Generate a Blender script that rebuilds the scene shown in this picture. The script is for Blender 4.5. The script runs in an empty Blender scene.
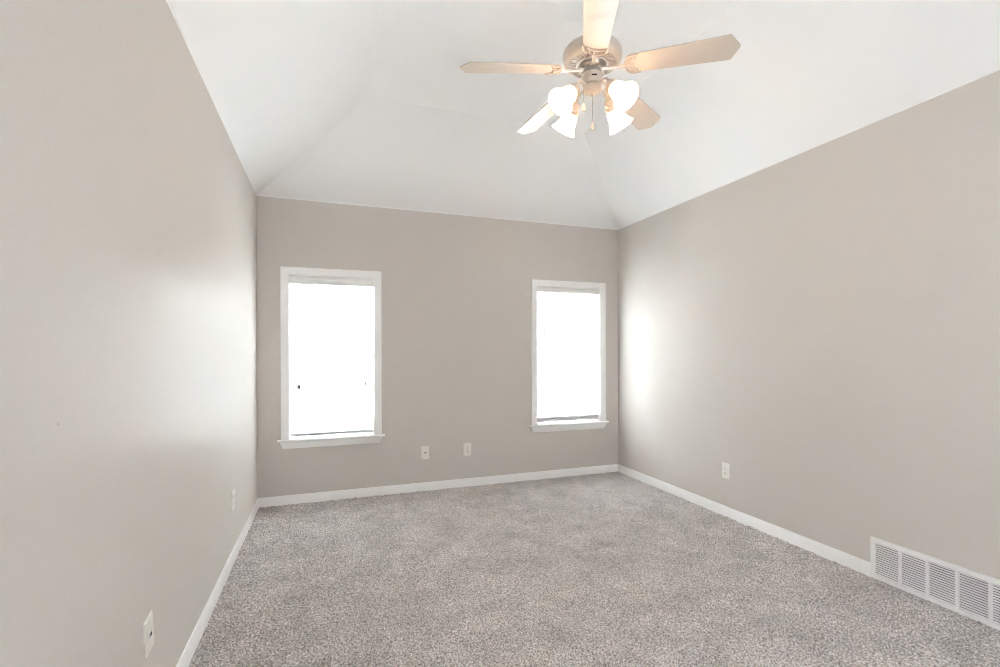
import bpy, bmesh, math, random
import numpy as np
from mathutils import Matrix, Vector
C = bpy.context.scene.collection
SC = bpy.context.scene
R = math.radians

# ------------------------------------------------------------------ camera
cam = bpy.data.cameras.new('camera'); camo = bpy.data.objects.new('camera', cam); C.objects.link(camo)
cam.sensor_width = 36; cam.lens = 481.33 / 1000 * 36; cam.shift_y = 0.01757; cam.clip_start = 0.02
camo.matrix_world = (Matrix.Translation((0, 0, 1.2203)) @ Matrix.Rotation(-0.342308, 4, 'Z')
                     @ Matrix.Rotation(math.pi / 2 - 0.000744, 4, 'X') @ Matrix.Rotation(-0.00244, 4, 'Z'))
SC.camera = camo
# ------------------------------------------------------------------ world, exposure
SKY = 75.0
w = bpy.data.worlds.new('sky'); SC.world = w; w.use_nodes = True
bg = w.node_tree.nodes['Background']; bg.inputs[0].default_value = (0.835, 0.918, 1.0, 1); bg.inputs[1].default_value = SKY
SC.view_settings.view_transform = 'Standard'; SC.view_settings.look = 'None'
SC.view_settings.gamma = 1; SC.view_settings.use_curve_mapping = False
SC.view_settings.exposure = 0.25
LAMP_W = 3.3; LAMP_COL = (1.0, 0.69, 0.51)
cy = SC.cycles
cy.max_bounces = 14; cy.diffuse_bounces = 10; cy.glossy_bounces = 4; cy.transmission_bounces = 8; cy.transparent_max_bounces = 16
cy.sample_clamp_indirect = 0; cy.use_denoising = True
cy.filter_width = 1.0
try: cy.denoiser = 'OPENIMAGEDENOISE'
except Exception: pass

# ------------------------------------------------------------------ dimensions
XL, XR, YB, YF, H = -0.5263, 2.7508, 4.1766, -0.62, 2.44
ZT, S1, S2, S3 = 2.961, 0.791, 0.8195, 0.774
random.seed(4)

# ------------------------------------------------------------------ materials
def mat(name, col, rough=0.5, spec=0.5, metal=0, coat=0, coat_rough=0.2):
    m = bpy.data.materials.new(name); m.use_nodes = True
    b = m.node_tree.nodes['Principled BSDF']
    b.inputs['Base Color'].default_value = (*col, 1); b.inputs['Roughness'].default_value = rough
    b.inputs['Specular IOR Level'].default_value = spec; b.inputs['Metallic'].default_value = metal
    b.inputs['Coat Weight'].default_value = coat; b.inputs['Coat Roughness'].default_value = coat_rough
    return m
def nd(m, t, **kw):
    n = m.node_tree.nodes.new(t)
    for k, v in kw.items():
        if k in n.inputs: n.inputs[k].default_value = v
        else: setattr(n, k, v)
    return n
def lk(m, a, b): m.node_tree.links.new(a, b)
def bsdf(m): return m.node_tree.nodes['Principled BSDF']
def add_noise(m, scale, col_a, col_b, bump=0, dist=0.001, detail=3, stretch=(1, 1, 1), coord='Object', lo=0.3, hi=0.7):
    tc = nd(m, 'ShaderNodeTexCoord'); mp = nd(m, 'ShaderNodeMapping'); mp.inputs['Scale'].default_value = stretch
    n = nd(m, 'ShaderNodeTexNoise', Scale=scale, Detail=detail)
    lk(m, tc.outputs[coord], mp.inputs['Vector']); lk(m, mp.outputs[0], n.inputs['Vector'])
    if col_a:
        r = nd(m, 'ShaderNodeValToRGB'); r.color_ramp.elements[0].color = (*col_a, 1); r.color_ramp.elements[1].color = (*col_b, 1)
        r.color_ramp.elements[0].position = lo; r.color_ramp.elements[1].position = hi
        lk(m, n.outputs['Fac'], r.inputs[0]); lk(m, r.outputs[0], bsdf(m).inputs['Base Color'])
    if bump:
        bp = nd(m, 'ShaderNodeBump', Strength=bump, Distance=dist)
        lk(m, n.outputs['Fac'], bp.inputs['Height']); lk(m, bp.outputs[0], bsdf(m).inputs['Normal'])
    return n

WALL = (0.60, 0.564, 0.526)
m_wall = mat('wall_paint', WALL, 0.40, 0.025)
add_noise(m_wall, 60, (WALL[0]*.99, WALL[1]*.99, WALL[2]*.99), (WALL[0]*1.01, WALL[1]*1.01, WALL[2]*1.01), bump=0.05, dist=0.002)
m_ceil = mat('ceiling_paint', (0.84, 0.838, 0.83), 0.8, 0.2)
add_noise(m_ceil, 90, None, None, bump=0.06, dist=0.002)
m_trim = mat('white_trim_paint', (0.85, 0.84, 0.825), 0.35, 0.4)
add_noise(m_trim, 40, (0.84, 0.83, 0.815), (0.86, 0.85, 0.835), bump=0.03, dist=0.001)
m_plate = mat('ivory_plastic', (0.73, 0.695, 0.635), 0.35, 0.4)
add_noise(m_plate, 200, (0.77, 0.74, 0.69), (0.79, 0.76, 0.71))
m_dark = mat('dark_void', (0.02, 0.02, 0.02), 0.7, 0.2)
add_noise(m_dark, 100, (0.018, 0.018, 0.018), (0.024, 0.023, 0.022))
m_grille = mat('white_enamel', (0.80, 0.80, 0.785), 0.4, 0.4)
add_noise(m_grille, 80, (0.79, 0.79, 0.775), (0.81, 0.81, 0.795))
m_metal = mat('almond_enamel', (0.60, 0.56, 0.50), 0.32, 0.5)
add_noise(m_metal, 120, (0.52, 0.48, 0.425), (0.55, 0.505, 0.445))
m_chrome = mat('chrome', (0.75, 0.73, 0.70), 0.28, 0.5, metal=1)
add_noise(m_chrome, 60, (0.36, 0.34, 0.31), (0.40, 0.38, 0.35))
m_blade = mat('bleached_blade', (0.60, 0.53, 0.45), 0.36, 0.5, coat=0.35, coat_rough=0.22)
add_noise(m_blade, 22, (0.525, 0.465, 0.40), (0.56, 0.50, 0.432), stretch=(0.6, 14, 14), detail=5)
m_blind = mat('blind_vinyl', (0.80, 0.795, 0.78), 0.45, 0.4)
add_noise(m_blind, 50, (0.79, 0.785, 0.77), (0.81, 0.805, 0.79))
m_slat = bpy.data.materials.new('blind_slat_vinyl'); m_slat.use_nodes = True
sb = m_slat.node_tree.nodes['Principled BSDF']; sb.inputs['Roughness'].default_value = 0.45; sb.inputs['Specular IOR Level'].default_value = 0.3
sl_t = nd(m_slat, 'ShaderNodeBsdfTranslucent', Color=(0.9, 0.9, 0.9, 1)); sl_n = nd(m_slat, 'ShaderNodeTexNoise', Scale=30.0)
sl_r = nd(m_slat, 'ShaderNodeValToRGB'); sl_r.color_ramp.elements[0].color = (0.83, 0.83, 0.82, 1); sl_r.color_ramp.elements[1].color = (0.86, 0.86, 0.85, 1)
sl_m = nd(m_slat, 'ShaderNodeMixShader', Fac=0.65)
lk(m_slat, sl_n.outputs['Fac'], sl_r.inputs[0]); lk(m_slat, sl_r.outputs[0], sb.inputs['Base Color'])
lk(m_slat, sb.outputs[0], sl_m.inputs[1]); lk(m_slat, sl_t.outputs[0], sl_m.inputs[2]); lk(m_slat, sl_m.outputs[0], m_slat.node_tree.nodes['Material Output'].inputs[0])
FILL_SHADE_T = 0.27  # sets the fill light let in by the added window behind the camera
m_fill_shade = bpy.data.materials.new('fill_shade_fabric'); m_fill_shade.use_nodes = True
rt = nd(m_fill_shade, 'ShaderNodeBsdfTranslucent'); rn = nd(m_fill_shade, 'ShaderNodeTexNoise', Scale=400.0); rr_ = nd(m_fill_shade, 'ShaderNodeValToRGB')
rr_.color_ramp.elements[0].color = (FILL_SHADE_T*.95, FILL_SHADE_T*.95, FILL_SHADE_T*.95, 1); rr_.color_ramp.elements[1].color = (FILL_SHADE_T*1.05, FILL_SHADE_T*1.05, FILL_SHADE_T*1.05, 1)
lk(m_fill_shade, rn.outputs['Fac'], rr_.inputs[0]); lk(m_fill_shade, rr_.outputs[0], rt.inputs['Color']); lk(m_fill_shade, rt.outputs[0], m_fill_shade.node_tree.nodes['Material Output'].inputs[0])
m_rail_shaded = mat('rail_vinyl_shaded', (0.55, 0.545, 0.55), 0.45, 0.3)  # white rail vinyl with a shaded grey put into its base colour
add_noise(m_rail_shaded, 50, (0.53, 0.525, 0.53), (0.57, 0.565, 0.57))
m_cord = mat('cord_grey', (0.50, 0.49, 0.47), 0.7, 0.2)
add_noise(m_cord, 900, (0.46, 0.45, 0.43), (0.54, 0.53, 0.51))
m_wand = mat('backlit_wand', (0.22, 0.22, 0.22), 0.3, 0.5)  # backlit darkness of wand and tassels put into the colour
add_noise(m_wand, 300, (0.20, 0.20, 0.20), (0.24, 0.24, 0.24))
m_vinyl = mat('window_vinyl', (0.82, 0.82, 0.81), 0.4, 0.4)
add_noise(m_vinyl, 50, (0.81, 0.81, 0.80), (0.83, 0.83, 0.82))
m_bounce = mat('reflector', (0.5, 0.48, 0.45), 0.9, 0.1)  # ground made pale to bounce light up through the windows
add_noise(m_bounce, 6, (0.46, 0.44, 0.41), (0.54, 0.52, 0.49))
m_fence = mat('fence_wood', (0.30, 0.26, 0.21), 0.85, 0.1)
add_noise(m_fence, 5, (0.24, 0.21, 0.17), (0.38, 0.33, 0.27), stretch=(6, 6, .5))
m_ext = mat('exterior_trim', (0.7, 0.68, 0.65), 0.7, 0.2)
add_noise(m_ext, 10, (0.66, 0.64, 0.61), (0.74, 0.72, 0.69))

# window glass: clear pane, reflects by Fresnel
m_glass = bpy.data.materials.new('window_glass'); m_glass.use_nodes = True
nt = m_glass.node_tree; nt.nodes.remove(nt.nodes['Principled BSDF'])
tr = nd(m_glass, 'ShaderNodeBsdfTransparent'); gl = nd(m_glass, 'ShaderNodeBsdfGlossy', Roughness=0.02)
fr = nd(m_glass, 'ShaderNodeFresnel', IOR=1.45); mx = nd(m_glass, 'ShaderNodeMixShader')
gn = nd(m_glass, 'ShaderNodeTexNoise', Scale=3.0); gr_ = nd(m_glass, 'ShaderNodeValToRGB')
gr_.color_ramp.elements[0].color = (0.95, 0.965, 0.96, 1); gr_.color_ramp.elements[1].color = (0.965, 0.975, 0.97, 1)
lk(m_glass, gn.outputs['Fac'], gr_.inputs[0]); lk(m_glass, gr_.outputs[0], tr.inputs['Color'])
lk(m_glass, fr.outputs[0], mx.inputs[0]); lk(m_glass, tr.outputs[0], mx.inputs[1]); lk(m_glass, gl.outputs[0], mx.inputs[2])
lk(m_glass, mx.outputs[0], nt.nodes['Material Output'].inputs[0])

# lit frosted lamp glass
m_shade = bpy.data.materials.new('frosted_lamp_glass'); m_shade.use_nodes = True
nt = m_shade.node_tree; b = nt.nodes['Principled BSDF']
b.inputs['Base Color'].default_value = (0.95, 0.92, 0.87, 1); b.inputs['Roughness'].default_value = 0.3
tl = nd(m_shade, 'ShaderNodeBsdfTranslucent', Color=(0.95, 0.9, 0.82, 1)); tp = nd(m_shade, 'ShaderNodeBsdfTransparent', Color=(0.95, 0.82, 0.68, 1))
sn = nd(m_shade, 'ShaderNodeTexNoise', Scale=60.0); sr = nd(m_shade, 'ShaderNodeMapRange'); sr.inputs['To Min'].default_value = 0.52; sr.inputs['To Max'].default_value = 0.58
lk(m_shade, sn.outputs['Fac'], sr.inputs['Value'])
m1 = nd(m_shade, 'ShaderNodeMixShader'); m2 = nd(m_shade, 'ShaderNodeMixShader', Fac=0.22)
em = nd(m_shade, 'ShaderNodeEmission', Color=(1.0, 0.88, 0.70, 1), Strength=0.55); ad = nd(m_shade, 'ShaderNodeAddShader')
lk(m_shade, sr.outputs[0], m1.inputs[0]); lk(m_shade, b.outputs[0], m1.inputs[1]); lk(m_shade, tl.outputs[0], m1.inputs[2])
lk(m_shade, m1.outputs[0], m2.inputs[1]); lk(m_shade, tp.outputs[0], m2.inputs[2])
lk(m_shade, m2.outputs[0], ad.inputs[0]); lk(m_shade, em.outputs[0], ad.inputs[1])
lk(m_shade, ad.outputs[0], nt.nodes['Material Output'].inputs[0])
m_bulb = bpy.data.materials.new('lit_bulb'); m_bulb.use_nodes = True
bb = m_bulb.node_tree.nodes['Principled BSDF']; bb.inputs['Base Color'].default_value = (1, .95, .9, 1)
bb.inputs['Emission Color'].default_value = (1.0, 0.80, 0.58, 1); bb.inputs['Emission Strength'].default_value = 6.0

# carpet
m_carpet = mat('carpet_pile', (0.4, 0.385, 0.37), 0.95, 0.05)
tc = nd(m_carpet, 'ShaderNodeTexCoord')
n1 = nd(m_carpet, 'ShaderNodeTexNoise', Scale=130.0, Detail=2.0); n2 = nd(m_carpet, 'ShaderNodeTexNoise', Scale=4.5, Detail=4.0, Roughness=0.65)
rp = nd(m_carpet, 'ShaderNodeValToRGB')
e = rp.color_ramp.elements; e[0].position = 0.30; e[0].color = (0.215, 0.195, 0.182, 1); e[1].position = 0.70; e[1].color = (0.80, 0.765, 0.735, 1)
k = e.new(0.5); k.color = (0.49, 0.462, 0.44, 1)
mr = nd(m_carpet, 'ShaderNodeMapRange'); mr.inputs['From Min'].default_value = .3; mr.inputs['From Max'].default_value = .7
mr.inputs['To Min'].default_value = 0.80; mr.inputs['To Max'].default_value = 1.14  # broad nap shading of the pile put into the base colour
mm = nd(m_carpet, 'ShaderNodeVectorMath', operation='SCALE')
lk(m_carpet, tc.outputs['Object'], n1.inputs['Vector']); lk(m_carpet, tc.outputs['Object'], n2.inputs['Vector'])
lk(m_carpet, n1.outputs['Fac'], rp.inputs[0]); lk(m_carpet, n2.outputs['Fac'], mr.inputs['Value'])
lk(m_carpet, rp.outputs[0], mm.inputs[0]); lk(m_carpet, mr.outputs[0], mm.inputs['Scale'])
lk(m_carpet, mm.outputs[0], bsdf(m_carpet).inputs['Base Color'])

# ------------------------------------------------------------------ mesh helpers
def box(bm, x0, x1, y0, y1, z0, z1, bev=0):
    r = bmesh.ops.create_cube(bm, size=1)
    vs = r['verts']
    bmesh.ops.scale(bm, vec=(x1-x0, y1-y0, z1-z0), verts=vs)
    bmesh.ops.translate(bm, vec=((x0+x1)/2, (y0+y1)/2, (z0+z1)/2), verts=vs)
    if bev:
        es = list({ed for v in vs for ed in v.link_edges})
        bmesh.ops.bevel(bm, geom=es, offset=bev, segments=2, affect='EDGES', profile=0.5)
def prism(bm, poly, z0, z1, M=None):
    lo = [bm.verts.new((x, y, z0)) for x, y in poly]; hi = [bm.verts.new((x, y, z1)) for x, y in poly]
    n = len(poly)
    bm.faces.new(lo[::-1]); bm.faces.new(hi)
    for i in range(n): bm.faces.new((lo[i], lo[(i+1) % n], hi[(i+1) % n], hi[i]))
    if M is not None: bmesh.ops.transform(bm, matrix=M, verts=lo+hi)
def lathe(bm, prof, n=48, M=None, flute=0, nf=24, cap=False):
    rings = []; vs = []
    for (r, z) in prof:
        ring = []
        for i in range(n):
            a = 2*math.pi*i/n; rr = r*(1+flute*math.cos(nf*a)*(r/.06)) if flute else r
            ring.append(bm.verts.new((rr*math.cos(a), rr*math.sin(a), z)))
        rings.append(ring); vs += ring
    for a, b_ in zip(rings, rings[1:]):
        for i in range(n): bm.faces.new((a[i], a[(i+1) % n], b_[(i+1) % n], b_[i]))
    if cap:
        bm.faces.new(rings[0][::-1]); bm.faces.new(rings[-1])
    if M is not None: bmesh.ops.transform(bm, matrix=M, verts=vs)
    return vs
def tube(bm, pts, r, n=10):
    pts = [Vector(p) for p in pts]; rs = r if isinstance(r, (list, tuple)) else [r]*len(pts)
    rings = []; up = None
    for i, p in enumerate(pts):
        t = (pts[min(i+1, len(pts)-1)] - pts[max(i-1, 0)]).normalized()
        if up is None:
            up = Vector((0, 0, 1)) if abs(t.z) < .9 else Vector((1, 0, 0))
        s = t.cross(up).normalized(); u = s.cross(t).normalized(); up = u
        rings.append([bm.verts.new(p + rs[i]*(math.cos(2*math.pi*j/n)*s + math.sin(2*math.pi*j/n)*u)) for j in range(n)])
    for a, b_ in zip(rings, rings[1:]):
        for j in range(n): bm.faces.new((a[j], a[(j+1) % n], b_[(j+1) % n], b_[j]))
    bm.faces.new(rings[0][::-1]); bm.faces.new(rings[-1])
def sweep(bm, profs):
    """profs: list of equal-length lists of 3-D points; skins consecutive sections, caps ends"""
    rows = [[bm.verts.new(p) for p in pr] for pr in profs]
    for a, b_ in zip(rows, rows[1:]):
        n = len(a)
        for i in range(n): bm.faces.new((a[i], a[(i+1) % n], b_[(i+1) % n], b_[i]))
    bm.faces.new(rows[0][::-1]); bm.faces.new(rows[-1])
def obj(name, bm, m, parent=None, smooth=0, mats=None):
    bmesh.ops.recalc_face_normals(bm, faces=bm.faces)
    me = bpy.data.meshes.new(name); bm.to_mesh(me); bm.free()
    me.materials.append(m)
    o = bpy.data.objects.new(name, me); C.objects.link(o)
    if parent: o.parent = parent
    if smooth:
        me.polygons.foreach_set('use_smooth', [True]*len(me.polygons))
        try: me.set_sharp_from_angle(angle=R(smooth))
        except Exception: pass
    return o
def tag(o, label=None, cat=None, group=None, kind=None):
    if label: o['label'] = label
    if cat: o['category'] = cat
    if group: o['group'] = group
    if kind: o['kind'] = kind
    return o
def empty(name, loc, label=None, cat=None, group=None, kind=None):
    o = bpy.data.objects.new(name, None); C.objects.link(o); o.location = loc; o.empty_display_size = .05
    return tag(o, label, cat, group, kind)
def BM(): return bmesh.new()

# ------------------------------------------------------------------ room shell
T = 0.14
WIN = [dict(x0=-0.298, x1=0.364, n=1), dict(x0=1.857, x1=2.540, n=2)]
ZS, ZH = 0.518, 1.832                      # sill and head of both openings
bm = BM()
xs = [XL - T, WIN[0]['x0'], WIN[0]['x1'], WIN[1]['x0'], WIN[1]['x1'], XR + T]
for i in range(5):
    if i in (1, 3):
        box(bm, xs[i], xs[i+1], YB, YB+T, -0.1, ZS - .02); box(bm, xs[i], xs[i+1], YB, YB+T, ZH, H)
    else: box(bm, xs[i], xs[i+1], YB, YB+T, -0.1, H)
tag(obj('wall_back', bm, m_wall), 'warm grey painted back wall with two windows', 'wall', kind='structure')
bm = BM(); box(bm, XL - T, XL, YF - T, YB, -0.1, H); wl = obj('wall_left', bm, m_wall)
tag(wl, 'long glossy warm grey wall on the left side', 'wall', kind='structure')
bm = BM(); lathe(bm, [(0.0005, 0.0012), (0.0035, 0.0012), (0.0045, 0.0)], 10, Matrix.Translation((XL, 1.2422, 1.0712)) @ Matrix.Rotation(R(90), 4, 'Y'))
obj('nail_hole', bm, m_cord, wl)
bm = BM(); box(bm, XR, XR + T, YF - T, YB, -0.1, H)
tag(obj('wall_right', bm, m_wall), 'warm grey painted wall on the right side', 'wall', kind='structure')
# wall behind the camera, with an added window and translucent shade for fill light
DX0, DX1, DZ0, DZ = 0.55, 2.25, 0.75, 2.05
bm = BM(); box(bm, XL - T, DX0, YF - T, YF, -0.1, H); box(bm, DX1, XR + T, YF - T, YF, -0.1, H)
box(bm, DX0, DX1, YF - T, YF, DZ, H); box(bm, DX0, DX1, YF - T, YF, -0.1, DZ0)
tag(obj('wall_front', bm, m_wall), 'warm grey wall behind the viewpoint with an added fill-light window', 'wall', kind='structure')
w3 = empty('window_3', ((DX0+DX1)/2, YF, DZ0), 'added fill-light window with a translucent shade behind the viewpoint', kind='structure')
bm = BM()
for s_ in ((DX0 - .06, DX0, DZ0 - .06, DZ + .06), (DX1, DX1 + .06, DZ0 - .06, DZ + .06), (DX0, DX1, DZ, DZ + .06), (DX0, DX1, DZ0 - .06, DZ0)):
    box(bm, s_[0], s_[1], YF, YF + .018, s_[2], s_[3])
W3 = Matrix.Translation((-(DX0+DX1)/2, -YF, -DZ0))
bmesh.ops.transform(bm, matrix=W3, verts=bm.verts); obj('casing', bm, m_trim, w3)
bm = BM(); box(bm, DX0 + .004, DX1 - .004, YF - .03, YF - .029, DZ0 + .004, DZ - .03)
tube(bm, [(DX0 + .004, YF - .03, DZ - .02), (DX1 - .004, YF - .03, DZ - .02)], .018, 12)
bmesh.ops.transform(bm, matrix=W3, verts=bm.verts); obj('fill_shade', bm, m_fill_shade, w3)

bm = BM()
def shell(dz, ex):
    k = ex / S1 * (ZT - H)
    o = [(XL - ex, YF - ex, H - k + dz), (XR + ex, YF - ex, H - k + dz), (XR + ex, YB + ex, H - k + dz), (XL - ex, YB + ex, H - k + dz)]
    i = [(XL + S1, YF + S3, ZT + dz), (XR - S2, YF + S3, ZT + dz), (XR - S2, YB - S3, ZT + dz), (XL + S1, YB - S3, ZT + dz)]
    o = [bm.verts.new(p) for p in o]; i = [bm.verts.new(p) for p in i]
    bm.faces.new(i)
    for a in range(4): bm.faces.new((o[a], o[(a+1) % 4], i[(a+1) % 4], i[a]))
    return o
oa = shell(0, .03); ob = shell(.10, .03)
for a in range(4): bm.faces.new((oa[a], oa[(a+1) % 4], ob[(a+1) % 4], ob[a]))
tag(obj('ceiling', bm, m_ceil), 'white hipped tray ceiling with four sloping sides', 'ceiling', kind='structure')

# caulked paint bead where walls meet the ceiling
def bead(name, a, b_, n):
    bm = BM(); a = Vector(a); b_ = Vector(b_); n = Vector(n)
    pr = [(0, 0.004), (0, -.006), (.002, -.006), (.0045, .004)]
    sweep(bm, [[p + n*u + Vector((0, 0, v)) for u, v in pr] for p in (a, b_)])
    tag(obj(name, bm, m_ceil), kind='structure')
bead('trim_1', (XL, YB, H), (XR, YB, H), (0, -1, 0))
bead('trim_2', (XL, YF, H), (XL, YB, H), (1, 0, 0))
bead('trim_3', (XR, YF, H), (XR, YB, H), (-1, 0, 0))

# floor: slab with a tufted cut-pile surface (real relief)
bm = BM(); box(bm, XL - T, XR + T, YF - T, YB + T, -0.12, -0.012)
fl = obj('floor', bm, m_carpet); tag(fl, 'grey speckled wall to wall carpet', 'carpet', kind='structure')
st = 0.0048; rng = np.random.default_rng(7)
y0c = 0.70
nx = int((XR - XL) / st) + 1; ny = int((YB - y0c) / st) + 1
gx, gy = np.meshgrid(np.linspace(XL, XR, nx), np.linspace(y0c, YB, ny))
jx = rng.uniform(-.42, .42, gx.shape) * st; jy = rng.uniform(-.42, .42, gx.shape) * st
z = rng.normal(0, 1, gx.shape)
zs = z.copy(); zs[1:-1, 1:-1] = (z[1:-1, 1:-1]*2 + z[:-2, 1:-1] + z[2:, 1:-1] + z[1:-1, :-2] + z[1:-1, 2:]) / 3.2
z = np.clip(zs * .0036 + .001, -.010, .011)
co = np.stack([np.clip(gx + jx, XL, XR), np.clip(gy + jy, y0c, YB), z], -1).reshape(-1, 3).astype(np.float32)
ii = np.arange(nx*ny).reshape(ny, nx)
q = np.stack([ii[:-1, :-1], ii[:-1, 1:], ii[1:, 1:], ii[1:, :-1]], -1).reshape(-1, 4)
me = bpy.data.meshes.new('carpet_pile'); me.vertices.add(nx*ny); me.vertices.foreach_set('co', co.ravel())
me.loops.add(q.size); me.loops.foreach_set('vertex_index', q.ravel().astype(np.int32))
me.polygons.add(len(q)); me.polygons.foreach_set('loop_start', (np.arange(len(q))*4).astype(np.int32))
me.polygons.foreach_set('loop_total', np.full(len(q), 4, np.int32)); me.update(calc_edges=True); me.validate()
me.materials.append(m_carpet)
pile = bpy.data.objects.new('carpet_pile', me); C.objects.link(pile); pile.parent = fl
pile['kind'] = 'stuff'
bm = BM(); box(bm, XL, XR, YF - T, y0c, -0.012, -0.002)
cr = obj('carpet_edge', bm, m_carpet, fl)

# baseboards
BP = [(0, -.01), (.013, -.01), (.0135, .046), (.0125, .050), (.0080, .063), (.0075, .067), (.005, .0725), (0, .074)]
def baseboard(name, a, b_, n):
    bm = BM(); a = Vector(a); b_ = Vector(b_); n = Vector(n)
    sweep(bm, [[p + n*u + Vector((0, 0, v)) for u, v in BP] for p in (a, b_)])
    tag(obj(name, bm, m_trim, smooth=30), kind='structure')
VY0, VY1 = 1.768, 1.010
baseboard('baseboard_back', (XL, YB, 0), (XR, YB, 0), (0, -1, 0))
baseboard('baseboard_left', (XL, YF, 0), (XL, YB, 0), (1, 0, 0))
baseboard('baseboard_right', (XR, YB, 0), (XR, VY0 + .001, 0), (-1, 0, 0))
baseboard('baseboard_right_near', (XR, VY1 - .001, 0), (XR, YF, 0), (-1, 0, 0))

# ------------------------------------------------------------------ windows
CW = 0.058
CP = [(0, 0), (0, .012), (.006, .014), (.040, .017), (.046, .019), (CW, .019), (CW, 0)]   # from inner edge out, thickness
def window(wd):
    n = wd['n']; x0, x1 = wd['x0'], wd['x1']
    root = empty('window_%d' % n, ((x0+x1)/2, YB, ZS), kind='structure')
    root['label'] = ['white cased double hung window at the left of the back wall', 'white cased double hung window by the right corner'][n-1]
    L = Matrix.Translation((-(x0+x1)/2, -YB, -ZS))
    def put(name, bm, m, par=root, smooth=0):
        bmesh.ops.transform(bm, matrix=L, verts=bm.verts); return obj(name, bm, m, par, smooth)
    bm = BM()
    def sec(x, z, dx, dz): return [(x + dx*u, YB - v, z + dz*u) for u, v in CP]
    sweep(bm, [sec(x0, ZS, -1, 0), sec(x0, ZH, -1, 1), sec(x1, ZH, 1, 1), sec(x1, ZS, 1, 0)])
    put('casing', bm, m_trim, smooth=25)
    bm = BM()                                        # stool with rounded nose and horns
    pr = [(YB + .09, ZS - .018), (YB - .030, ZS - .018), (YB - .036, ZS - .014), (YB - .038, ZS - .008), (YB - .036, ZS - .002), (YB - .030, ZS), (YB + .09, ZS)]
    fr_ = [(YB - .0005, z) if y > YB else (y, z) for y, z in pr]
    xa, xb = x0 - CW - .026, x1 + CW + .026
    sweep(bm, [[(xa, y, z) for y, z in fr_], [(xb, y, z) for y, z in fr_]])
    box(bm, x0 + .001, x1 - .001, YB - .0005, YB + .10, ZS - .018, ZS)
    put('sill', bm, m_trim, smooth=30)
    bm = BM()                                        # apron with returned ends
    ap = [(0, 0), (.024, 0), (.022, -.012), (.012, -.038), (.010, -.050), (.006, -.055), (0, -.055)]
    za = ZS - .018
    def ase(x, s): return [(x + s*(.022 - .022*abs(v)/.055)*1.0, YB - u, za + v) for u, v in ap]
    xa, xb = x0 - CW - .004, x1 + CW + .004
    sweep(bm, [ase(xa + .018, -1), ase(xb - .018, 1)])
    put('apron', bm, m_trim, smooth=30)
    bm = BM()                                        # jamb liner
    J = .005
    box(bm, x0, x0 + J, YB + .001, YB + .138, ZS, ZH); box(bm, x1 - J, x1, YB + .001, YB + .138, ZS, ZH); box(bm, x0 + J, x1 - J, YB + .001, YB + .138, ZH - J, ZH)
    put('jamb', bm, m_trim)
    zm = 1.185; J2 = J
    for nm, ya, yb, za_, zb_ in (('lower_sash', YB + .090, YB + .112, ZS + .001, zm + .018), ('upper_sash', YB + .114, YB + .136, zm - .018, ZH - J)):
        bm = BM(); f = .024; a, b2 = x0 + J, x1 - J
        box(bm, a, a + f, ya, yb, za_, zb_, .002); box(bm, b2 - f, b2, ya, yb, za_, zb_, .002)
        box(bm, a + f, b2 - f, ya, yb, za_, za_ + (.052 if nm == 'lower_sash' else f), .002); box(bm, a + f, b2 - f, ya, yb, zb_ - f, zb_, .002)
        s = put(nm, bm, m_vinyl)
        bm = BM(); box(bm, a + f - .003, b2 - f + .003, (ya+yb)/2 - .002, (ya+yb)/2 + .002, za_ + f - .003, zb_ - f + .003)
        put('glass_pane', bm, m_glass, s)
    bm = BM(); xm = (x0+x1)/2
    box(bm, xm - .03, xm + .03, YB + .082, YB + .090, zm + .004, zm + .014, .002); box(bm, xm - .008, xm + .025, YB + .072, YB + .084, zm + .014, zm + .020, .002)
    put('sash_lock', bm, m_vinyl)
for wd in WIN: window(wd)

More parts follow.
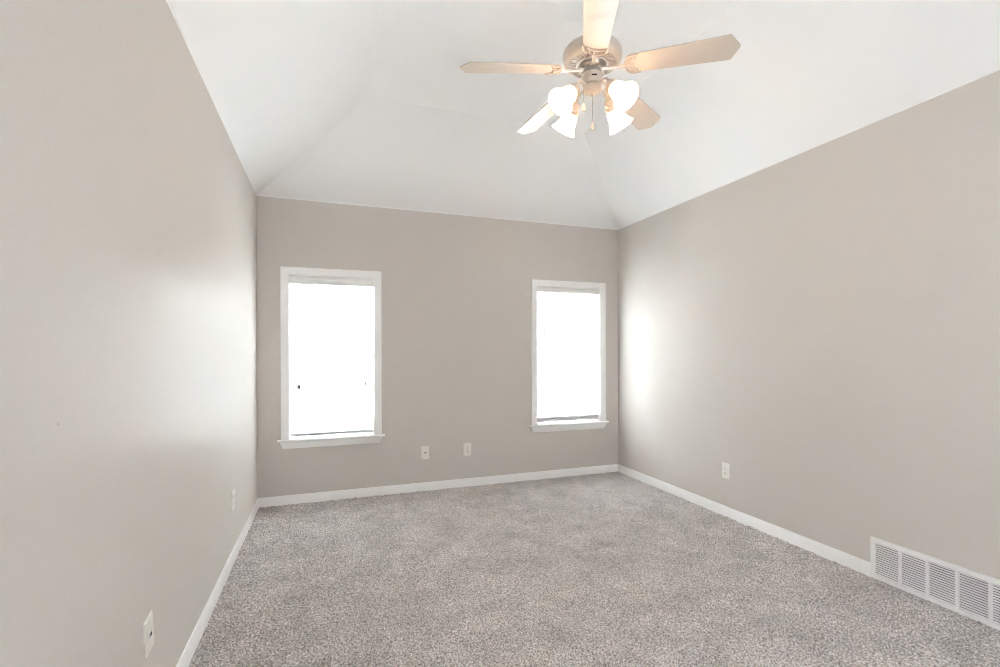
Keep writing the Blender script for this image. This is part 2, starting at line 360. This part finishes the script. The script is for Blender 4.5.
# ------------------------------------------------------------------ blinds
def blind(wd, label):
    x0, x1 = wd['x0'] + .006, wd['x1'] - .006; n = wd['n']
    ztop = ZH - .007; yc = YB + .032
    root = empty('window_blind', ((x0+x1)/2, yc, ztop), label, 'blind', 'white slatted window blinds')
    L = Matrix.Translation((-(x0+x1)/2, -yc, -ztop))
    def put(name, bm, m, par=root, smooth=0):
        bmesh.ops.transform(bm, matrix=L, verts=bm.verts); return obj(name, bm, m, par, smooth)
    zr = [0.560, 0.585][n-1]
    drop = [.062, .045][n-1]
    bm = BM(); box(bm, x0, x1, yc - .022, yc + .024, ztop - .045, ztop + .0015)
    hr = put('headrail', bm, m_blind)
    bm = BM()                                        # moulded valance in front of the headrail
    f = [(yc - .024, ztop - .004 - drop), (yc - .030, ztop - .002 - drop), (yc - .033, ztop - drop*.8), (yc - .030, ztop - drop*.5), (yc - .033, ztop - .012), (yc - .030, ztop - .006), (yc - .024, ztop - .006)]
    sweep(bm, [[(x, y, z) for y, z in f] for x in (x0 - .001, x1 + .001)])
    put('valance', bm, m_blind)
    bm = BM(); zz = ztop - .062; pitch = .0375; k = 0
    chord = .046; tilt = R(-55)
    while zz > zr + .02:
        secs = []
        for xx in (x0 + .003, x1 - .003):
            row = []
            N = 6
            for i in range(N+1):
                u = i / N - .5
                row.append((xx, yc + u*chord*math.cos(tilt), zz + u*chord*math.sin(tilt) + .0035*(1 - 4*u*u)))
            for i in range(N, -1, -1):
                u = i / N - .5
                row.append((xx, yc + u*chord*math.cos(tilt), zz + u*chord*math.sin(tilt) + .0035*(1 - 4*u*u) - .0016))
            secs.append(row)
        sweep(bm, secs); zz -= pitch
    put('slats', bm, m_slat, smooth=40)
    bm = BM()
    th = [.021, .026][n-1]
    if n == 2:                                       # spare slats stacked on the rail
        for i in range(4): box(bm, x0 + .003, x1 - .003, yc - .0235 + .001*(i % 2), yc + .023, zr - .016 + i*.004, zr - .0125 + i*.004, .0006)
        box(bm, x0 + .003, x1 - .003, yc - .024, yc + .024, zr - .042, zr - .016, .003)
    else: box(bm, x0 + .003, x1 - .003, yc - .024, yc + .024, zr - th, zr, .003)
    br = put('bottom_rail', bm, m_rail_shaded)
    for fx in (.12, .88):
        bm = BM(); xx = x0 + (x1 - x0)*fx
        for dy in (-.0245, .0245):
            tube(bm, [(xx, yc + dy, ztop - .04), (xx, yc + dy, zr)], .0009, 6)
        put('ladder_cord', bm, m_blind)
    def cord(px, z_end, tassel=True):
        bm = BM(); tube(bm, [(px, yc - .034, ztop - .03), (px, yc - .034, z_end)], .0009, 6)
        c = put('lift_cord', bm, m_blind)
        if tassel:
            bm = BM(); lathe(bm, [(.001, 0), (.005, -.002), (.0065, -.012), (.0080, -.034), (.006, -.040), (.001, -.041)], 12, Matrix.Translation((px, yc - .034, z_end + .003)))
            put('tassel', bm, m_wand, c, 40)
    if n == 1:
        cord(-.232, .955); cord(-.217, .952); cord(.292, .965)
    else:
        bm = BM(); xx = 1.934
        tube(bm, [(xx, yc - .036, ztop - .045), (xx, yc - .037, ztop - .06), (xx, yc - .037, 1.232)], [.003, .0068, .0068], 8)
        tube(bm, [(xx, yc - .030, ztop - .036), (xx, yc - .036, ztop - .047)], .0018, 6)
        put('tilt_wand', bm, m_wand, smooth=60)
blind(WIN[0], 'white slatted blind lowered in the left window, with hanging cord tassels')
blind(WIN[1], 'white slatted blind lowered in the right window, with a tilt wand')

# ------------------------------------------------------------------ return air grille
gr = empty('return_air_grille', (XR, VY0, 0.0), 'long white louvred return air grille low on the right wall', 'vent')
GL = Matrix.Translation((-XR, -VY0, 0))
def gput(name, bm, m, smooth=0):
    bmesh.ops.transform(bm, matrix=GL, verts=bm.verts); return obj(name, bm, m, gr, smooth)
GZ = 0.219; fw = .023
def rail(bm, y0, y1, z0, z1): box(bm, XR - .014, XR - .0005, y0, y1, z0, z1, .003)
bm = BM()
rail(bm, VY1, VY0, GZ - fw, GZ); rail(bm, VY1, VY0, .0005, fw); rail(bm, VY1, VY1 + fw, fw - .003, GZ - fw + .003); rail(bm, VY0 - fw, VY0, fw - .003, GZ - fw + .003)
gput('frame', bm, m_grille)
cuts = [VY0 - fw] + [1.627 - .1185*i for i in range(5)] + [VY1 + fw]
for c in cuts[1:-1]:
    bm = BM(); rail(bm, c - .0065, c + .0065, fw - .003, GZ - fw + .003); gput('divider_bar', bm, m_grille)
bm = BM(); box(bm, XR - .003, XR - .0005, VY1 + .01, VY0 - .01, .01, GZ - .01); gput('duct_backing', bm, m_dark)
for i in range(6):
    a = cuts[i] - (.0065 if i else 0); b2 = cuts[i+1] + (.0065 if i < 5 else 0)
    bm = BM(); nl = 15; hz = (GZ - 2*fw) / nl
    for kx in range(nl):
        zc = fw + hz*(kx + .5)
        r_ = bmesh.ops.create_cube(bm, size=1); vs = r_['verts']
        bmesh.ops.scale(bm, vec=(.0088, a - b2, .0013), verts=vs)
        bmesh.ops.rotate(bm, cent=(0, 0, 0), matrix=Matrix.Rotation(R(-38), 3, 'Y'), verts=vs)
        bmesh.ops.translate(bm, vec=(XR - .0075, (a+b2)/2, zc), verts=vs)
    gput('louvre_panel', bm, m_grille)
for zc in (.11,):
    bm = BM()
    for yy in (VY0 - .011,):
        lathe(bm, [(.0001, .0025), (.003, .002), (.0042, 0)], 12, Matrix.Translation((XR - .014, yy, zc)) @ Matrix.Rotation(R(-90), 4, 'Y'))
    gput('mounting_screw', bm, m_grille)

# ------------------------------------------------------------------ wall plates
PW, PH = .070, .114
def plate(name, M, kind, label, cat, group=None):
    """local frame: x along wall, z up, -y out of the wall"""
    root = empty(name, (0, 0, 0), label, cat, group); root.matrix_world = M
    bm = BM()
    s = [(-PW/2, 0, -PH/2), (PW/2, 0, -PH/2), (PW/2, 0, PH/2), (-PW/2, 0, PH/2)]
    def ring(ins, y): return [((x - math.copysign(ins, x)), y, (z - math.copysign(ins, z))) for x, _, z in s]
    sweep(bm, [ring(0, 0), ring(0, -.0022), ring(.003, -.0055), ring(.006, -.0062)])
    obj('cover_plate', bm, m_plate, root)
    RX = Matrix.Rotation(R(90), 4, 'X')
    if kind == 'duplex':
        for zc in (.0195, -.0195):
            bm = BM()
            poly = [(.0165*math.cos(t), .0165*math.sin(t)) for t in [R(a) for a in range(0, 360, 15)]]
            poly = [(x, max(-.0125, min(.0125, z))) for x, z in poly]
            prism(bm, poly, .0055, .0082, Matrix.Translation((0, 0, zc)) @ RX)
            r_ = obj('receptacle', bm, m_plate, root)
            bm = BM()
            box(bm, -.0078, -.0052, -.00845, -.0080, zc - .001, zc + .0072); box(bm, .0052, .0078, -.00845, -.0080, zc - .001, zc + .0060)
            prism(bm, [(.0026*math.cos(R(a)), .0026*math.sin(R(a))) for a in range(0, 360, 30)], .0080, .00845, Matrix.Translation((0, 0, zc - .0072)) @ RX)
            obj('socket_slots', bm, m_dark, r_)
        bm = BM(); lathe(bm, [(.0001, .0078), (.002, .0075), (.003, .006)], 12, RX); obj('screw', bm, m_chrome, root)
    else:
        for zc in (.042, -.042):
            bm = BM(); lathe(bm, [(.0001, .0078), (.002, .0075), (.003, .006)], 12, Matrix.Translation((0, 0, zc)) @ RX); obj('screw', bm, m_plate, root)
        if kind == 'coax':
            bm = BM(); lathe(bm, [(.0085, .006), (.0085, .0085), (.0062, .0085), (.0062, .0085), (.0048, .0175), (.0030, .0175), (.0030, .010)], 6 if False else 18, RX)
            c = obj('coax_connector', bm, m_chrome, root)
            bm = BM(); lathe(bm, [(.0001, .0165), (.0032, .0165), (.0032, .0175)], 12, RX); obj('connector_core', bm, m_dark, c)
        else:
            bm = BM(); box(bm, -.0095, .0095, -.0085, -.006, -.0095, .0095, .001); c = obj('jack_insert', bm, m_plate, root)
            bm = BM(); box(bm, -.0068, .0068, -.0089, -.0084, -.0062, .0052); obj('jack_opening', bm, m_dark, c)
    return root
def on_back(x, z): return Matrix.Translation((x, YB - .0002, z))
def on_right(y, z): return Matrix.Translation((XR - .0002, y, z)) @ Matrix.Rotation(R(-90), 4, 'Z')
def on_left(y, z): return Matrix.Translation((XL + .0002, y, z)) @ Matrix.Rotation(R(90), 4, 'Z')
plate('cable_plate', on_back(.792, .334), 'coax', 'ivory cable jack plate with one dark centre hole on the back wall', 'wall plate')
plate('power_outlet', on_back(1.174, .334), 'duplex', 'ivory duplex power outlet on the back wall below the two windows', 'power outlet')
plate('power_outlet', on_right(2.775, .334), 'duplex', 'ivory power outlet on the right wall above the baseboard', 'power outlet')
plate('power_outlet', on_left(3.15, .358), 'duplex', 'ivory outlet seen edge-on on the left wall near the back corner', 'power outlet')
plate('phone_plate', on_left(1.760, .350) @ Matrix.Rotation(R(-9), 4, 'Y'), 'phone', 'slightly tilted ivory phone jack plate with dark socket low on the left wall, nearest', 'wall plate')

# ------------------------------------------------------------------ ceiling fan
FX, FY = 1.145, 1.941
fan = empty('ceiling_fan', (FX, FY, ZT), 'almond five-blade ceiling fan with four lit bell glass shades', 'ceiling fan')
ZB = 2.510 - ZT                                     # blade root plane, in the fan's frame
A0 = -8.8
def fput(name, bm, m, par=fan, smooth=35): return obj(name, bm, m, par, smooth)
bm = BM(); lathe(bm, [(.0001, 0), (.066, 0), (.066, -.008), (.062, -.03), (.048, -.055), (.022, -.066), (.014, -.068), (.0001, -.068)]); fput('canopy', bm, m_metal)
bm = BM(); lathe(bm, [(.0125, -.06), (.0125, ZB + .17)], 20, cap=True); fput('downrod', bm, m_metal)
zt = ZB + .142
bm = BM()                                           # motor drum
lathe(bm, [(.013, zt), (.03, zt - .006), (.05, zt - .022), (.075, zt - .034), (.108, zt - .044), (.124, zt - .054), (.1325, zt - .066),
           (.1345, zt - .076), (.1340, zt - .094), (.130, zt - .106), (.122, zt - .114), (.112, zt - .118), (.110, zt - .115)], 72)
fput('motor_housing', bm, m_metal)
zl = zt - .116; zs_ = ZB - .018
bm = BM(); lathe(bm, [(.110, zl + .012), (.062, zl + .004), (.0001, zl + .004)], 48); fput('motor_core', bm, m_dark)
bm = BM()                                           # ring of radial cooling fins
N = 44
for i in range(N):
    a = 2*math.pi*i/N
    M = Matrix.Rotation(a, 4, 'Z')
    prism(bm, [(.072, -.0021), (.1112, -.0034), (.1112, .0034), (.072, .0021)], zl - .004, zl + .004, M)
lathe(bm, [(.108, zl + .006), (.113, zl + .004), (.113, zl - .003), (.108, zl - .005), (.108, zl + .006)], 64)
lathe(bm, [(.064, zl - .002), (.064, zl - .010), (.074, zl - .009), (.074, zl - .002), (.064, zl - .002)], 64)
fput('vent_ring', bm, m_metal)
bm = BM(); lathe(bm, [(.0001, zl + .002), (.061, zl + .002), (.061, zl - .014), (.054, zl - .024), (.040, zl - .030), (.036, zs_ - .001), (.0001, zs_ - .001)], 40)
for i in range(10):
    a = 2*math.pi*(i + .5)/10
    lathe(bm, [(.005, zl - .015), (.005, zl - .029), (.0001, zl - .030)], 8, Matrix.Translation((.045*math.cos(a), .045*math.sin(a), 0)))
fput('flywheel', bm, m_chrome)
bm = BM(); lathe(bm, [(.0001, zs_), (.034, zs_), (.046, zs_ - .006), (.048, zs_ - .014), (.048, zs_ - .044), (.044, zs_ - .052), (.038, zs_ - .055), (.0001, zs_ - .055)], 40)
sh = fput('switch_housing', bm, m_metal)
bm = BM(); a = R(A0 + 252 + 7); dirv = Vector((math.cos(a), math.sin(a), 0)); sd = Vector((-dirv.y, dirv.x, 0))
for s in (-1, 1):
    pass
box(bm, -.012, .012, -.0488, -.046, zs_ - .034, zs_ - .027, .001)
bmesh.ops.rotate(bm, cent=(0, 0, 0), matrix=Matrix.Rotation(R(-19.6), 3, 'Z'), verts=bm.verts)
fput('reverse_switch', bm, m_dark, sh)
zk = zs_ - .055
bm = BM(); lathe(bm, [(.0001, zk), (.030, zk), (.040, zk - .006), (.042, zk - .014), (.040, zk - .024), (.032, zk - .033), (.020, zk - .039), (.010, zk - .042), (.008, zk - .048), (.0001, zk - .050)], 40)
lk_hub = fput('light_kit_hub', bm, m_metal)

# blades
def blade_poly():
    L0, L1 = .150, .612
    w0, w1 = .052, .066
    pts = [(L0 + .000, -.020), (L0 + .006, -.034), (L0 + .020, -w0 + .004), (L0 + .035, -w0)]
    pts += [(L1 - .040, -w1), (L1 - .032, -w1 + .004), (L1 - .004, -.012), (L1, -.004)]
    pts += [(L1, .0)]
    return pts + [(x, -y) for x, y in pts[-2::-1]]
DROOP = R(5.1); PITCH = R(-12.5)
def bracket_bm():
    bm = BM()
    # arm from the flywheel out to the blade
    secs = []
    for (r, z, wd, t) in [(.046, -.002, .012, .004), (.075, -.004, .010, .005), (.105, -.006, .008, .006), (.130, -.006, .009, .006), (.150, -.004, .014, .004)]:
        secs.append([(r, -wd, z - t/2), (r, wd, z - t/2), (r, wd, z + t/2), (r, -wd, z + t/2)])
    sweep(bm, secs)
    # open scroll plate under the blade root: rim, three ribs, cross bar
    zz = -.0068
    P = Matrix.Rotation(PITCH, 3, 'X')
    def pt(x, y): return P @ Vector((x, y, zz))
    rim = [pt(.148, 0), pt(.151, -.020), pt(.158, -.036), pt(.171, -.047), pt(.190, -.051), pt(.212, -.050)]
    tube(bm, rim, [.004, .0042, .0042, .0042, .0042, .003], 8)
    tube(bm, [pt(p.x, 0) if False else P @ (P.inverted() @ p * 1).reflect(Vector((0, 1, 0))) for p in rim], [.004, .0042, .0042, .0042, .0042, .003], 8)
    arc = [pt(.212 - .030*math.cos(t*1.25), .050*math.sin(t*1.25)/math.sin(1.25)) for t in [i/6 for i in range(-6, 7)]]
    tube(bm, arc, .0038, 8)
    for y in (-.028, 0, .028): tube(bm, [pt(.150 + abs(y)*.12, y*.55), pt(.182 + abs(y)*.15, y)], .0034, 8)
    tube(bm, [pt(.167, -.042), pt(.165, -.02), pt(.166, 0), pt(.165, .02), pt(.167, .042)], .0030, 8)
    for x, y in ((.196, -.030), (.186, 0), (.196, .030)):
        v = lathe(bm, [(.0055, zz + .001), (.0055, zz - .003), (.003, zz - .005), (.0001, zz - .0053)], 10, P.to_4x4() @ Matrix.Translation((x, y, 0)))
    return bm
bmesh_b = None
for i in range(5):
    M = Matrix.Translation((0, 0, ZB)) @ Matrix.Rotation(R(A0 + 180 + 72*i), 4, 'Z') @ Matrix.Rotation(DROOP, 4, 'Y')
    if i == 0:
        bm = BM(); prism(bm, blade_poly(), -.003, .003, Matrix.Rotation(PITCH, 4, 'X'))
        bmesh.ops.bevel(bm, geom=[e_ for e_ in bm.edges], offset=.0012, segments=1, affect='EDGES')
        b0 = obj('blade', bm, m_blade, fan); k0 = obj('blade_bracket', bracket_bm(), m_metal, fan, 50)
        b0.matrix_local = M; k0.matrix_local = M
    else:
        b1 = b0.copy(); C.objects.link(b1); b1.parent = fan; b1.matrix_local = M
        k1 = k0.copy(); C.objects.link(k1); k1.parent = fan; k1.matrix_local = M

# light kit: four arms, sockets, bell shades, bulbs
SA0 = 15.4; TILT = R(45)
zc_ = zk - .020
for i in range(4):
    az = R(SA0 + 90*i); d = Vector((math.cos(az), math.sin(az), 0)); Z = Vector((0, 0, 1))
    sk = d*.101 + Z*(ZB - .112)                     # socket top
    bm = BM()
    pts = [d*.036 + Z*(zc_ + .004), d*.055 + Z*(zc_ + .014), d*.078 + Z*(zc_ + .016), d*.092 + Z*(zc_ + .004), sk + d*.002 + Z*.004]
    # smooth the arm with a Catmull-Rom pass
    P4 = [pts[0]] + pts + [pts[-1]]; cr_ = []
    for j in range(1, len(P4) - 2):
        for s in range(6):
            t = s/6; p0, p1, p2, p3 = P4[j-1:j+3]
            cr_.append(.5*((2*p1) + (p2-p0)*t + (2*p0-5*p1+4*p2-p3)*t*t + (-p0+3*p1-3*p2+p3)*t**3))
    cr_.append(pts[-1])
    tube(bm, cr_, .0065, 10)
    arm = fput('light_arm', bm, m_metal, fan, 60)
    axis = (d*math.sin(TILT) - Z*math.cos(TILT)).normalized()
    q_ = Vector((0, 0, 1)).rotation_difference(axis).to_matrix().to_4x4()
    M = Matrix.Translation(sk) @ q_
    bm = BM(); lathe(bm, [(.0001, -.006), (.012, -.006), (.020, 0), (.0245, .008), (.0255, .028), (.0315, .032), (.0325, .046), (.0305, .046), (.0290, .036), (.0001, .034)], 32, M)
    for j in range(3):
        aj = 2*math.pi*j/3 + .5
        tube(bm, [M @ Vector((.031*math.cos(aj), .031*math.sin(aj), .041)), M @ Vector((.044*math.cos(aj), .044*math.sin(aj), .041))], .0022, 6)
    fput('lamp_socket', bm, m_metal, arm, 40)
    bm = BM()
    prof = [(.0275, .036), (.0285, .046), (.033, .054), (.0370, .066), (.0390, .080), (.0415, .095), (.0460, .110), (.0530, .124), (.0615, .135)]
    inn = [(r - .0025, z) for r, z in prof[::-1]]
    lathe(bm, prof + [(.0607, .1365)] + inn, 96, M, flute=.022, nf=24)
    sh_ = fput('glass_shade', bm, m_shade, fan, 60)
    bm = BM(); lathe(bm, [(.0001, .034), (.012, .036), (.013, .050), (.018, .062), (.0225, .076), (.023, .086), (.019, .098), (.010, .106), (.0001, .108)], 24, M)
    fput('bulb', bm, m_bulb, sh_, 80)
    lt = bpy.data.lights.new('bulb_light', 'POINT'); lt.energy = LAMP_W; lt.color = LAMP_COL; lt.shadow_soft_size = .024
    lo = bpy.data.objects.new('bulb_light', lt); C.objects.link(lo); lo.parent = fan; lo.location = M @ Vector((0, 0, .116))

# pull chains
def chain(x, y, z0, z1, name='pull_chain'):
    bm = BM(); zz = z0
    while zz > z1:
        r_ = bmesh.ops.create_icosphere(bm, subdivisions=1, radius=.0019); bmesh.ops.translate(bm, vec=(x, y, zz), verts=r_['verts']); zz -= .0042
    tube(bm, [(x, y, z0), (x, y, z1)], .0006, 5)
    c = fput(name, bm, m_chrome, fan, 60)
    bm = BM(); lathe(bm, [(.002, .005), (.004, 0), (.0062, -.012), (.0078, -.022), (.0072, -.029), (.0040, -.034), (.0001, -.035)], 14, Matrix.Translation((x, y, z1)))
    fput('chain_fob', bm, m_metal, c, 60)
chain(0, 0, zk - .048, ZB - .245)
Fv = Vector((math.cos(R(70.4)), math.sin(R(70.4)), 0)); Rv = Vector((Fv.y, -Fv.x, 0))
pc = -Rv*.044 - Fv*.028
chain(pc.x, pc.y, zs_ - .030, ZB - .172)

# ------------------------------------------------------------------ outside
bm = BM(); box(bm, -14, 18, YB + T + .02, 30, -.75, -.55)
tag(obj('ground', bm, m_bounce), 'ground as an added pale patio outside the windows', 'reflector', kind='structure')
fy = YB + 5.5
fn = empty('fence', (1.2, fy, -.55), 'pale board fence standing outside beyond both windows', 'fence')
FLm = Matrix.Translation((-1.2, -fy, .55))
bm = BM(); x = -9.0
while x < 13:
    wv = .135; box(bm, x, x + wv, fy, fy + .02, -.50, 1.14 + random.uniform(-.006, .006)); x += wv + .03
bmesh.ops.transform(bm, matrix=FLm, verts=bm.verts); obj('board_panel', bm, m_fence, fn)
bm = BM()
for z_ in (-.3, .35, .95): box(bm, -9, 13, fy + .02, fy + .06, z_, z_ + .09)
bmesh.ops.transform(bm, matrix=FLm, verts=bm.verts); obj('rails', bm, m_fence, fn)
